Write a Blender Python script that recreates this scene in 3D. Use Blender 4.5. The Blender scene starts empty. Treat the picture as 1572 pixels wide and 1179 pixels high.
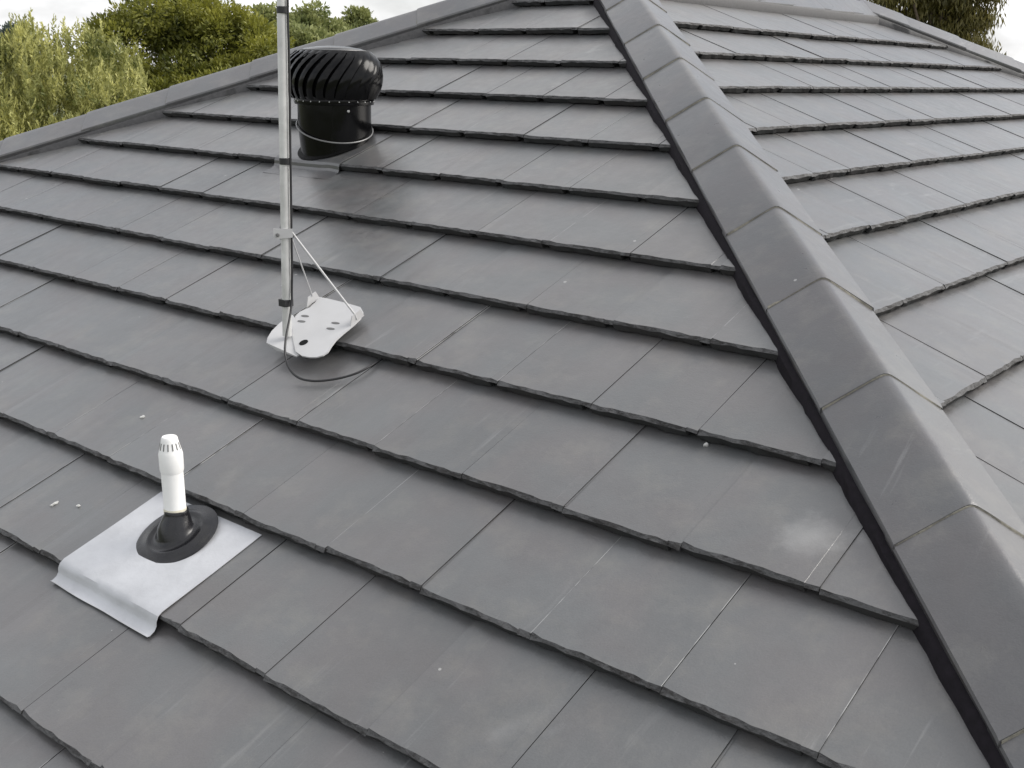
import bpy, bmesh, math, random
import numpy as np
from mathutils import Vector, Matrix, noise

random.seed(11)
RNG = np.random.default_rng(5)
scene = bpy.context.scene
COL = scene.collection

# ------------------------------------------------------------------ camera
TH = 0.431                                   # roof pitch (24.7 degrees)
CT, ST, TT = math.cos(TH), math.sin(TH), math.tan(TH)
CAM = Vector((4.33317, -5.78118, -0.92680))
CR = Vector((0.76829, 0.63976, 0.02097))
CU = Vector((-0.18843, 0.19474, 0.96259))
CF = Vector((-0.61174, 0.74350, -0.27017))
cam_data = bpy.data.cameras.new('camera')
cam = bpy.data.objects.new('camera', cam_data)
COL.objects.link(cam)
m = Matrix.Identity(4)
for i in range(3):
    m[i][0], m[i][1], m[i][2], m[i][3] = CR[i], CU[i], -CF[i], CAM[i]
cam.matrix_world = m
cam_data.sensor_width = 36
cam_data.lens = 36 * 1716.52 / 1572
cam_data.clip_start = 0.05
cam_data.clip_end = 2000
scene.camera = cam

# ------------------------------------------------------------------ light
SUN_AZ, SUN_EL = math.atan2(0.70, 0.72), math.radians(40)   # azimuth measured from +X
sun_dir = Vector((math.cos(SUN_AZ) * math.cos(SUN_EL), math.sin(SUN_AZ) * math.cos(SUN_EL), math.sin(SUN_EL)))
sd = bpy.data.lights.new('sun', 'SUN')
sd.energy = 3.3
sd.angle = math.radians(34)
sd.color = (1.0, 0.96, 0.90)
so = bpy.data.objects.new('sun', sd)
so.rotation_euler = sun_dir.to_track_quat('Z', 'Y').to_euler()
COL.objects.link(so)

world = bpy.data.worlds.new('World')
scene.world = world
world.use_nodes = True
wt = world.node_tree
wt.nodes.clear()
wn = wt.nodes.new
sky = wn('ShaderNodeTexSky')
sky.sky_type = 'NISHITA'
sky.sun_disc = False
sky.sun_elevation = SUN_EL
sky.sun_rotation = math.pi / 2 - SUN_AZ
sky.air_density = 1.0
sky.dust_density = 2.0
tc = wn('ShaderNodeTexCoord')
mp = wn('ShaderNodeMapping'); mp.inputs['Scale'].default_value = (1, 1, 2.6)
mp.inputs['Location'].default_value = (1.3, 0.4, 0.2)
cn = wn('ShaderNodeTexNoise'); cn.inputs['Scale'].default_value = 2.3
cn.inputs['Detail'].default_value = 7; cn.inputs['Roughness'].default_value = 0.55
cr = wn('ShaderNodeValToRGB')
cr.color_ramp.elements[0].position = 0.36; cr.color_ramp.elements[0].color = (0.45, 0.45, 0.45, 1)
cr.color_ramp.elements[1].position = 0.60; cr.color_ramp.elements[1].color = (1, 1, 1, 1)
bg_sky = wn('ShaderNodeBackground'); bg_sky.inputs['Strength'].default_value = 0.12
bg_cloud = wn('ShaderNodeBackground'); bg_cloud.inputs['Strength'].default_value = 1.12
bg_cloud.inputs['Color'].default_value = (1.0, 1.0, 1.01, 1)
mx = wn('ShaderNodeMixShader')
wo = wn('ShaderNodeOutputWorld')
L = wt.links.new
L(tc.outputs['Generated'], mp.inputs['Vector']); L(mp.outputs[0], cn.inputs['Vector'])
L(cn.outputs['Fac'], cr.inputs[0]); L(cr.outputs[0], mx.inputs[0])
cn2 = wn('ShaderNodeTexNoise'); cn2.inputs['Scale'].default_value = 8.0; cn2.inputs['Detail'].default_value = 5
L(mp.outputs[0], cn2.inputs['Vector'])
cmr = wn('ShaderNodeMapRange'); cmr.inputs[1].default_value = 0.35; cmr.inputs[2].default_value = 0.65
cmr.inputs[3].default_value = 0.84; cmr.inputs[4].default_value = 1.45
L(cn2.outputs['Fac'], cmr.inputs[0]); L(cmr.outputs[0], bg_cloud.inputs['Strength'])
L(sky.outputs[0], bg_sky.inputs[0])
L(bg_sky.outputs[0], mx.inputs[1]); L(bg_cloud.outputs[0], mx.inputs[2])
L(mx.outputs[0], wo.inputs[0])

scene.view_settings.view_transform = 'Standard'
scene.view_settings.look = 'None'
scene.view_settings.exposure = 0.0
scene.view_settings.gamma = 1.0
scene.view_settings.use_curve_mapping = False


# ------------------------------------------------------------------ materials
class NT:
    def __init__(self, name):
        self.m = bpy.data.materials.new(name); self.m.use_nodes = True
        self.t = self.m.node_tree; self.b = self.t.nodes['Principled BSDF']
    def n(self, typ, **kw):
        nd = self.t.nodes.new(typ)
        for k, v in kw.items():
            if k in nd.inputs: nd.inputs[k].default_value = v
            else: setattr(nd, k, v)
        return nd
    def l(self, a, b): self.t.links.new(a, b)
    def math(self, op, a, b=None, c=None):
        nd = self.t.nodes.new('ShaderNodeMath'); nd.operation = op
        for i, v in enumerate((a, b, c)):
            if v is None: continue
            if isinstance(v, (int, float)): nd.inputs[i].default_value = v
            else: self.l(v, nd.inputs[i])
        return nd.outputs[0]
    def mix(self, fac, a, b):
        nd = self.t.nodes.new('ShaderNodeMix'); nd.data_type = 'RGBA'
        if isinstance(fac, (int, float)): nd.inputs[0].default_value = fac
        else: self.l(fac, nd.inputs[0])
        for i, v in ((6, a), (7, b)):
            if isinstance(v, tuple): nd.inputs[i].default_value = (*v, 1) if len(v) == 3 else v
            else: self.l(v, nd.inputs[i])
        return nd.outputs[2]
    def ramp(self, src, p0, p1, v0=0.0, v1=1.0):
        nd = self.t.nodes.new('ShaderNodeMapRange'); nd.clamp = True
        self.l(src, nd.inputs[0])
        nd.inputs[1].default_value = p0; nd.inputs[2].default_value = p1
        nd.inputs[3].default_value = v0; nd.inputs[4].default_value = v1
        return nd.outputs[0]


def painted_concrete(name, base, rough=0.42, stains=True, marks=(), tint=(1.0, 1.0, 1.0), spec=0.9):
    """Sprayed grey coating on concrete tile: cloudy tone, pinholes, flecks, scuffs that run down the slope."""
    k = NT(name)
    geo = k.n('ShaderNodeNewGeometry')
    pos = geo.outputs['Position']
    n1 = k.n('ShaderNodeTexNoise', Scale=3.1, Detail=3.0, Roughness=0.5); k.l(pos, n1.inputs['Vector'])
    n2 = k.n('ShaderNodeTexNoise', Scale=21.0, Detail=5.0, Roughness=0.62); k.l(pos, n2.inputs['Vector'])
    n3 = k.n('ShaderNodeTexNoise', Scale=260.0, Detail=2.0, Roughness=0.6); k.l(pos, n3.inputs['Vector'])
    info = k.n('ShaderNodeObjectInfo')
    v = k.math('ADD', k.ramp(n1.outputs['Fac'], 0.3, 0.7, 0.90, 1.08), k.ramp(n2.outputs['Fac'], 0.3, 0.7, -0.05, 0.05))
    v = k.math('ADD', v, k.ramp(info.outputs['Random'], 0, 1, -0.075, 0.075))
    v = k.math('ADD', v, k.ramp(n3.outputs['Fac'], 0.3, 0.7, -0.07, 0.07))
    hue = k.n('ShaderNodeTexNoise', Scale=5.3, Detail=2.0); k.l(pos, hue.inputs['Vector'])
    tintc = k.mix(k.ramp(hue.outputs['Fac'], 0.38, 0.62), (0.965 * tint[0], 1.0 * tint[1], 1.025 * tint[2]),
                  (1.03 * tint[0], 0.99 * tint[1], 1.0 * tint[2]))
    sc = k.n('ShaderNodeVectorMath', operation='SCALE'); k.l(tintc, sc.inputs[0])
    k.l(k.math('MULTIPLY', v, base), sc.inputs['Scale'])
    col = sc.outputs[0]
    if stains:
        # pale dust flecks
        vo = k.n('ShaderNodeTexVoronoi', Scale=9.0); k.l(pos, vo.inputs['Vector'])
        n4 = k.n('ShaderNodeTexNoise', Scale=1.7, Detail=1.0); k.l(pos, n4.inputs['Vector'])
        r = k.ramp(n4.outputs['Fac'], 0.44, 0.62, 0.010, 0.046)
        fleck = k.math('LESS_THAN', vo.outputs['Distance'], r)
        col = k.mix(k.math('MULTIPLY', fleck, 0.45), col, (0.55, 0.55, 0.54))
        # scuffs stretched down the slope (world y/z plane)
        mpn = k.n('ShaderNodeMapping'); mpn.inputs['Scale'].default_value = (34, 2.4, 2.4)
        mpn.inputs['Rotation'].default_value = (0, 0, -0.22)
        k.l(pos, mpn.inputs['Vector'])
        n5 = k.n('ShaderNodeTexNoise', Scale=1.0, Detail=4.0, Roughness=0.65); k.l(mpn.outputs[0], n5.inputs['Vector'])
        n6 = k.n('ShaderNodeTexNoise', Scale=1.15, Detail=1.0); k.l(pos, n6.inputs['Vector'])
        sc1 = k.math('MULTIPLY', k.ramp(n5.outputs['Fac'], 0.60, 0.72), k.ramp(n6.outputs['Fac'], 0.52, 0.64))
        col = k.mix(k.math('MULTIPLY', sc1, 0.26), col, (0.42, 0.42, 0.42))
        # film of dirt
        n7 = k.n('ShaderNodeTexNoise', Scale=8.0, Detail=6.0, Roughness=0.7); k.l(pos, n7.inputs['Vector'])
        col = k.mix(k.math('MULTIPLY', k.ramp(n7.outputs['Fac'], 0.50, 0.72), 0.30), col, (0.20, 0.19, 0.165))
    if stains:
        lx = k.n('ShaderNodeAttribute', attribute_name='edge')
        n8 = k.n('ShaderNodeTexNoise', Scale=14.0, Detail=2.0); k.l(pos, n8.inputs['Vector'])
        on = k.math('MULTIPLY', k.math('GREATER_THAN', info.outputs['Random'], 0.62), k.ramp(n8.outputs['Fac'], 0.42, 0.52))
        wear = k.math('MULTIPLY', k.math('GREATER_THAN', lx.outputs['Fac'], 0.9925), on)
        col = k.mix(k.math('MULTIPLY', wear, 0.6), col, (0.45, 0.45, 0.44))
    for (p, q, rad, amt, c) in marks:     # worn or stained places: capsule from p to q
        a = Vector(p); d = Vector(q) - a; ll = max(d.length_squared, 1e-8)
        sub = k.n('ShaderNodeVectorMath', operation='SUBTRACT'); k.l(pos, sub.inputs[0]); sub.inputs[1].default_value = a
        dot = k.n('ShaderNodeVectorMath', operation='DOT_PRODUCT'); k.l(sub.outputs[0], dot.inputs[0]); dot.inputs[1].default_value = d / ll
        t = k.ramp(dot.outputs['Value'], 0, 1)
        scl = k.n('ShaderNodeVectorMath', operation='SCALE'); scl.inputs[0].default_value = d; k.l(t, scl.inputs['Scale'])
        s2 = k.n('ShaderNodeVectorMath', operation='SUBTRACT'); k.l(sub.outputs[0], s2.inputs[0]); k.l(scl.outputs[0], s2.inputs[1])
        ln = k.n('ShaderNodeVectorMath', operation='LENGTH'); k.l(s2.outputs[0], ln.inputs[0])
        wob = k.math('MULTIPLY', ln.outputs['Value'], k.ramp(n2.outputs['Fac'], 0.3, 0.7, 0.6, 1.6))
        mk = k.math('POWER', k.ramp(wob, rad, 0.0), 1.6)
        col = k.mix(k.math('MULTIPLY', mk, amt), col, c)
    k.l(col, k.b.inputs['Base Color'])
    k.l(k.ramp(n2.outputs['Fac'], 0.3, 0.7, rough - 0.06, rough + 0.08), k.b.inputs['Roughness'])
    k.b.inputs['Specular IOR Level'].default_value = spec
    k.b.inputs['Coat Weight'].default_value = 0.42 if spec > 0.5 else 0.0
    k.b.inputs['Coat Roughness'].default_value = 0.32
    bsum = k.math('ADD', k.math('MULTIPLY', n3.outputs['Fac'], 0.35), k.math('MULTIPLY', n2.outputs['Fac'], 1.0))
    bp = k.n('ShaderNodeBump', Strength=0.40, Distance=0.003); k.l(bsum, bp.inputs['Height'])
    k.l(bp.outputs[0], k.b.inputs['Normal'])
    return k.m


def simple(name, col, rough=0.5, metal=0.0, noise_amt=0.12, noise_scale=40.0, bump=0.1, dist=0.002, coat=0.0, spec=0.5):
    k = NT(name)
    geo = k.n('ShaderNodeNewGeometry')
    n = k.n('ShaderNodeTexNoise', Scale=noise_scale, Detail=5.0, Roughness=0.6); k.l(geo.outputs['Position'], n.inputs['Vector'])
    f = k.ramp(n.outputs['Fac'], 0.3, 0.7)
    lo = tuple(max(c * (1 - noise_amt), 0) for c in col); hi = tuple(min(c * (1 + noise_amt), 1) for c in col)
    k.l(k.mix(f, lo, hi), k.b.inputs['Base Color'])
    k.l(k.ramp(n.outputs['Fac'], 0.3, 0.7, max(rough - 0.06, 0.02), rough + 0.06), k.b.inputs['Roughness'])
    k.b.inputs['Metallic'].default_value = metal
    k.b.inputs['Coat Weight'].default_value = coat
    k.b.inputs['Specular IOR Level'].default_value = spec
    k.b.inputs['Coat Weight'].default_value = 0.42 if spec > 0.5 else 0.0
    k.b.inputs['Coat Roughness'].default_value = 0.32
    if bump:
        bp = k.n('ShaderNodeBump', Strength=bump, Distance=dist); k.l(n.outputs['Fac'], bp.inputs['Height'])
        k.l(bp.outputs[0], k.b.inputs['Normal'])
    return k.m


def PA(u, v, n=0.0):        # point on the front roof plane
    return Vector((u, v * CT - n * ST, v * ST + n * CT))


MARKS = [
    (PA(3.505, -4.255), PA(3.515, -4.245), 0.095, 0.36, (0.50, 0.50, 0.49)),
    (PA(3.22, -4.90), PA(3.28, -4.80), 0.035, 0.20, (0.42, 0.42, 0.42)),
    (PA(3.30, -4.86), PA(3.34, -4.80), 0.020, 0.25, (0.42, 0.42, 0.42)),
    (PA(1.446, -2.00), PA(1.45, -1.86), 0.030, 0.45, (0.5, 0.5, 0.49)),
    (PA(1.50, -2.36), PA(1.53, -2.20), 0.014, 0.55, (0.5, 0.5, 0.49)),
    (PA(2.48, -4.85), PA(2.56, -4.75), 0.018, 0.30, (0.45, 0.45, 0.44)),
    (PA(0.99, -2.02), PA(1.0, -1.95), 0.012, 0.45, (0.06, 0.055, 0.05)),
]
M_tile = painted_concrete('grey_roof_paint', 0.097, 0.35, True, MARKS)
M_cap = painted_concrete('grey_hip_paint', 0.072, 0.33, True, (), (1.0, 0.99, 1.02))
M_nose = painted_concrete('shaded_nose_concrete', 0.042, 0.8, False, spec=0.2)  # shade on tile fronts and undersides, darkened into the colour
def chamfer_mat():
    k = NT('chipped_tile_edge')
    geo = k.n('ShaderNodeNewGeometry'); pos = geo.outputs['Position']
    mpn = k.n('ShaderNodeMapping'); mpn.inputs['Scale'].default_value = (1, 1, 2.4); k.l(pos, mpn.inputs['Vector'])
    n = k.n('ShaderNodeTexNoise', Scale=55.0, Detail=6.0, Roughness=0.75); k.l(mpn.outputs[0], n.inputs['Vector'])
    n2 = k.n('ShaderNodeTexNoise', Scale=9.0, Detail=2.0); k.l(pos, n2.inputs['Vector'])
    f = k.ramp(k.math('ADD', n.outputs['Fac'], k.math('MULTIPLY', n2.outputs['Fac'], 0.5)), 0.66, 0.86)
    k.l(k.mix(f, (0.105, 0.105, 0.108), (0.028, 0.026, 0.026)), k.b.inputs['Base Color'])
    k.b.inputs['Roughness'].default_value = 0.65
    bp = k.n('ShaderNodeBump', Strength=0.9, Distance=0.006); k.l(n.outputs['Fac'], bp.inputs['Height']); k.l(bp.outputs[0], k.b.inputs['Normal'])
    return k.m


M_edge = chamfer_mat()
M_point = simple('black_pointing', (0.012, 0.010, 0.013), 0.8, 0, 0.4, 60, 0.4, 0.004, 0, 0.15)
M_point2 = simple('grey_pointing', (0.055, 0.054, 0.056), 0.6, 0, 0.3, 60, 0.3, 0.004)
M_bed = simple('mortar_line', (0.19, 0.18, 0.15), 0.85, 0, 0.3, 90, 0.5, 0.003)
M_deck = simple('roof_underlay', (0.03, 0.03, 0.032), 0.9)
M_black = simple('black_gloss_metal', (0.004, 0.004, 0.0045), 0.17, 0.0, 0.3, 14, 0.04, 0.002, 0.0, 0.22)
M_blackmat = simple('black_inner_metal', (0.005, 0.005, 0.005), 0.6, 0.0, 0.3, 30, 0.1, 0.002, 0.0, 0.12)
M_wire = simple('galvanised_wire', (0.20, 0.20, 0.20), 0.4, 0.5)
M_bolt = simple('zinc_bolt', (0.6, 0.6, 0.6), 0.3, 0.9)
M_pvc = simple('white_pvc', (0.86, 0.86, 0.85), 0.42, 0, 0.03, 20, 0.04)
M_pvcold = simple('weathered_pvc_rim', (0.66, 0.63, 0.52), 0.5, 0, 0.12, 60, 0.04)
M_slot = simple('dark_slot', (0.15, 0.15, 0.15), 0.8)
M_rubber = simple('black_rubber', (0.010, 0.010, 0.012), 0.26, 0, 0.35, 26, 0.25, 0.003)
M_flash = simple('galvanised_sheet', (0.50, 0.51, 0.535), 0.45, 0.12, 0.10, 11, 0.35, 0.010)
M_white = simple('white_powder_coat', (0.50, 0.50, 0.505), 0.40, 0, 0.03, 30, 0.05)
M_pole = simple('galvanised_tube', (0.62, 0.62, 0.61), 0.42, 0.2, 0.14, 22, 0.08)
M_cable = simple('black_cable_sheath', (0.018, 0.018, 0.02), 0.45)
M_chip = simple('white_chip', (0.60, 0.60, 0.58), 0.7)
M_render = simple('cream_render', (0.52, 0.47, 0.38), 0.9, 0, 0.08, 30, 0.3, 0.004)
M_gutter = simple('gutter_paint', (0.13, 0.13, 0.135), 0.4)
M_glass = simple('dark_window_glass', (0.02, 0.025, 0.03), 0.06, 0, 0.1, 3, 0)
M_bark = simple('bark', (0.10, 0.075, 0.055), 0.9, 0, 0.35, 18, 0.8, 0.02)


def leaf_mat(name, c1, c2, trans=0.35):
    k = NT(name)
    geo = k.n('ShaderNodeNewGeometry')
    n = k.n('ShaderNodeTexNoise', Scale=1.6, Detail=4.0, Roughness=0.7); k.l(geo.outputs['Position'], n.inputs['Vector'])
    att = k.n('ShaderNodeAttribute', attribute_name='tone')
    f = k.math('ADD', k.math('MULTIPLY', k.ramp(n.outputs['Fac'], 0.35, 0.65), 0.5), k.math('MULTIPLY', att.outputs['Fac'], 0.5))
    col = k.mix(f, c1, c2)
    k.l(col, k.b.inputs['Base Color'])
    k.b.inputs['Roughness'].default_value = 0.55
    tr = k.n('ShaderNodeBsdfTranslucent'); k.l(col, tr.inputs['Color'])
    ms = k.n('ShaderNodeMixShader'); ms.inputs[0].default_value = trans
    k.l(k.b.outputs[0], ms.inputs[1]); k.l(tr.outputs[0], ms.inputs[2])
    k.l(ms.outputs[0], k.t.nodes['Material Output'].inputs['Surface'])
    return k.m


def grass_mat():
    k = NT('dry_grass')
    geo = k.n('ShaderNodeNewGeometry')
    n = k.n('ShaderNodeTexNoise', Scale=0.35, Detail=8.0, Roughness=0.7); k.l(geo.outputs['Position'], n.inputs['Vector'])
    k.l(k.mix(k.ramp(n.outputs['Fac'], 0.35, 0.65), (0.05, 0.07, 0.025), (0.12, 0.12, 0.06)), k.b.inputs['Base Color'])
    k.b.inputs['Roughness'].default_value = 0.95
    return k.m


# ------------------------------------------------------------------ helpers
def link(name, me, parent=None, mat=None, loc=None):
    o = bpy.data.objects.new(name, me)
    COL.objects.link(o)
    if mat is not None and me is not None and len(me.materials) == 0:
        for mm in (mat if isinstance(mat, (list, tuple)) else [mat]): me.materials.append(mm)
    if loc is not None: o.location = loc
    if parent is not None: o.parent = parent
    return o


def mesh_from(name, verts, faces, midx=None, smooth=None, edge=None):
    me = bpy.data.meshes.new(name)
    me.from_pydata([tuple(v) for v in verts], [], faces)
    if midx: me.polygons.foreach_set('material_index', midx)
    if smooth is not None:
        me.polygons.foreach_set('use_smooth', [True] * len(me.polygons))
        me.set_sharp_from_angle(angle=math.radians(smooth))
    if edge is not None:
        at = me.attributes.new('edge', 'FLOAT', 'POINT'); at.data.foreach_set('value', edge)
    me.update()
    return me


def empty(name, loc, label, cat, group=None):
    o = bpy.data.objects.new(name, None); COL.objects.link(o)
    o.location = loc; o['label'] = label; o['category'] = cat
    if group: o['group'] = group
    o.empty_display_size = 0.2
    return o


def tube(path, r, seg=12, closed=False, caps=True):
    """tube along a polyline; r float or list"""
    V, Fc = [], []
    n = len(path); path = [Vector(p) for p in path]
    rs = r if isinstance(r, (list, tuple)) else [r] * n
    ref = None
    for i, p in enumerate(path):
        if closed: d = path[(i + 1) % n] - path[i - 1]
        else: d = path[min(i + 1, n - 1)] - path[max(i - 1, 0)]
        d.normalize()
        if ref is None: ref = d.orthogonal().normalized()
        a = (ref - d * ref.dot(d)).normalized(); ref = a; b = d.cross(a)
        for j in range(seg):
            t = 2 * math.pi * j / seg
            V.append(p + (a * math.cos(t) + b * math.sin(t)) * rs[i])
    m_ = n if closed else n - 1
    for i in range(m_):
        for j in range(seg):
            i2 = (i + 1) % n
            Fc.append((i * seg + j, i * seg + (j + 1) % seg, i2 * seg + (j + 1) % seg, i2 * seg + j))
    if caps and not closed:
        Fc.append(tuple(reversed(range(seg)))); Fc.append(tuple((n - 1) * seg + j for j in range(seg)))
    return V, Fc


def lathe(profile, seg=48, origin=(0, 0, 0), frame=None, cap0=True, cap1=True):
    ox, oy, oz = origin
    V, Fc = [], []
    X, Y, Z = frame if frame else (Vector((1, 0, 0)), Vector((0, 1, 0)), Vector((0, 0, 1)))
    O = Vector(origin)
    for (r, z) in profile:
        for j in range(seg):
            t = 2 * math.pi * j / seg
            V.append(O + X * (r * math.cos(t)) + Y * (r * math.sin(t)) + Z * z)
    n = len(profile)
    for i in range(n - 1):
        for j in range(seg):
            Fc.append((i * seg + j, i * seg + (j + 1) % seg, (i + 1) * seg + (j + 1) % seg, (i + 1) * seg + j))
    if cap0: Fc.append(tuple(reversed(range(seg))))
    if cap1: Fc.append(tuple((n - 1) * seg + j for j in range(seg)))
    return V, Fc


def box(cx, cy, cz, sx, sy, sz):
    V = [Vector((cx + a * sx / 2, cy + b * sy / 2, cz + c * sz / 2)) for a in (-1, 1) for b in (-1, 1) for c in (-1, 1)]
    Fc = [(0, 1, 3, 2), (4, 6, 7, 5), (0, 4, 5, 1), (2, 3, 7, 6), (0, 2, 6, 4), (1, 5, 7, 3)]
    return V, Fc


def solid_poly(pts, nrm, thick):
    """flat outline pts extruded by thick against nrm"""
    nrm = Vector(nrm); n = len(pts)
    V = [Vector(p) for p in pts] + [Vector(p) - nrm * thick for p in pts]
    Fc = [tuple(range(n)), tuple(reversed(range(n, 2 * n)))]
    Fc += [(i, i + n, (i + 1) % n + n, (i + 1) % n) for i in range(n)]
    return V, Fc


# ------------------------------------------------------------------ the house
RY = -1.03                                   # level of the ridge (plan distance), shared by all slopes
RZ = RY * TT
RX = 1.03                                    # ridge over the right slope
LX = 0.65                                    # head of the left hip
BY = 1.91                                    # far end of the ridge
RUN = 5.9
EZ = RZ - RUN * TT
house = empty('house', (0.9, 0.4, EZ - 2.6),
              'house with a dark grey painted hipped roof of flat concrete tiles filling the picture', 'house')
ID = Matrix.Identity(4)
HINV = Matrix.Translation(-Vector(house.location))


def hpart(name, me, mat=None, parent=None):
    o = link(name, me, parent or house, mat)
    if parent is None: o.matrix_parent_inverse = HINV
    return o


NA = Vector((0, -ST, CT)); NB = Vector((ST, 0, CT))
DZ = -0.062
P_head_l = (LX, RY); P_head_r = (RX, RY); P_far = (RX, BY)
c_al = (LX - RUN, RY - RUN); c_ar = (RX + RUN, RY - RUN)
c_br = (RX + RUN, BY + RUN); c_cl = (LX - RUN, BY + RUN)
dv = []
for (x, y), z in ((P_head_l, RZ), (P_head_r, RZ), (P_far, RZ), ((LX, BY), RZ), (c_al, EZ), (c_ar, EZ), (c_br, EZ), (c_cl, EZ)):
    dv.append(Vector((x, y, z + DZ)))
dv += [Vector((p.x, p.y, EZ + DZ - 0.05)) for p in dv[4:8]]
df = [(0, 4, 5, 1), (1, 5, 6, 2), (3, 2, 6, 7), (0, 3, 7, 4), (0, 1, 2, 3), (8, 11, 10, 9),
      (4, 8, 9, 5), (5, 9, 10, 6), (6, 10, 11, 7), (7, 11, 8, 4)]
roof = hpart('roof', mesh_from('roof', dv, df), M_deck)

# ---- tile meshes (local: x along the course, y up the slope, z out of the roof; z=0 is the nose top level)
TW, TL, TTH = 0.294, 0.40, 0.0265
SLOPE = 0.031 / 0.32


def tile_mesh_data(seed, w=TW, length=TL):
    r = random.Random(seed)
    n = 11
    xs = [0.0006 + (w - 0.0012) * i / (n - 1) for i in range(n)]
    reb = w - 0.030
    xs[-2] = reb; xs.insert(n - 1, reb + 0.001)
    V = []; nn = len(xs)
    for i, x in enumerate(xs):
        j = r.uniform(-1, 1)
        e = 0.002 if i in (0, nn - 1) else 0
        zb = -TTH + r.uniform(-0.0015, 0.001)
        if i >= nn - 2: zb = -0.0115
        chip = r.uniform(0.002, 0.011)
        if i == nn - 1 or i == 0: chip += r.uniform(0, 0.006)
        V += [(x, length, -SLOPE * length),
              (x, 0.005 + chip * 0.60, -SLOPE * 0.012 - e * 0.6 + j * 0.0004),
              (x, 0.0012 + 0.0022 * j, -0.0050 - r.uniform(0, 0.005) - e),
              (x, 0.0050 + r.uniform(-0.0015, 0.004), zb),
              (x, 0.070, zb - SLOPE * 0.06 if i < nn - 2 else -0.0165)]
    F_, MI = [], []
    for i in range(nn - 1):
        a, b = i * 5, (i + 1) * 5
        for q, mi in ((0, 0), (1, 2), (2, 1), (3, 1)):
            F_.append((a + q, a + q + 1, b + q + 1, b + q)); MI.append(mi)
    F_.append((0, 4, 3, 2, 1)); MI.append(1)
    q0 = len(V)
    V += [(w - 0.004, 0.012, -0.0046), (w + 0.004, 0.012, -0.0046), (w + 0.004, length, -0.0034 - SLOPE * length), (w - 0.004, length, -0.0034 - SLOPE * length)]
    F_.append((q0, q0 + 1, q0 + 2, q0 + 3)); MI.append(0)
    e = (nn - 1) * 5
    F_.append((e, e + 1, e + 2, e + 3, e + 4)); MI.append(1)
    return V, F_, MI


TILE_VAR = []
for s in range(14):
    V, F_, MI = tile_mesh_data(100 + s)
    me = mesh_from('roof_tile', V, F_, MI, edge=[v[0] / TW for v in V])
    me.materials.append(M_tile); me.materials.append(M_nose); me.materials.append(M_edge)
    TILE_VAR.append((me, V, F_, MI))


def project(P):
    d = P - CAM; z = d.dot(CF)
    if z < 0.3: return None
    return (786 + 1716.5 * d.dot(CR) / z, 589.5 - 1716.5 * d.dot(CU) / z, z)


def cut_mesh(V, F_, MI, mw, planes):
    bm = bmesh.new()
    vs = [bm.verts.new(v) for v in V]
    for f, mi in zip(F_, MI):
        try:
            ff = bm.faces.new([vs[i] for i in f]); ff.material_index = mi
        except ValueError: pass
    inv = mw.inverted()
    for co, no in planes:
        lc = inv @ co; ln = (inv.to_3x3() @ no)
        bmesh.ops.bisect_plane(bm, geom=list(bm.verts) + list(bm.edges) + list(bm.faces), plane_co=lc, plane_no=ln, clear_outer=True)
    if not bm.faces:
        bm.free(); return None
    bm.verts.index_update()
    out = ([v.co.copy() for v in bm.verts], [tuple(v.index for v in f.verts) for f in bm.faces], [f.material_index for f in bm.faces])
    bm.free()
    return out


class Field:
    def __init__(self): self.V = []; self.F = []; self.M = []
    def add(self, V, F_, MI, mw):
        o = len(self.V)
        self.V += [mw @ Vector(v) for v in V]
        self.F += [tuple(i + o for i in f) for f in F_]
        self.M += MI
    def build(self, name, mats):
        me = mesh_from(name, self.V, self.F, self.M)
        for mm in mats: me.materials.append(mm)
        o = hpart(name, me, None, roof)
        o.matrix_parent_inverse = roof.matrix_world.inverted() @ Matrix.Identity(4)
        o['kind'] = 'stuff'
        return o


bpy.context.view_layer.update()
VA = [-5.335, -5.018, -4.701, -4.381, -4.056, -3.736, -3.418, -3.098, -2.772, -2.452, -2.118, -1.779, -1.432]
v = -5.335
while v > -7.55:
    v -= 0.32; VA.append(v)
VB = [-1.688, -2.006, -2.324, -2.650, -2.966, -3.278, -3.597, -3.908]
v = -3.908
while v > -7.55:
    v -= 0.32; VB.append(v)
UA0, YB0 = 2.849, -2.80

cands = []     # (area, matrix, variant, planes, plane)
S45 = math.sqrt(0.5)


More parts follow.
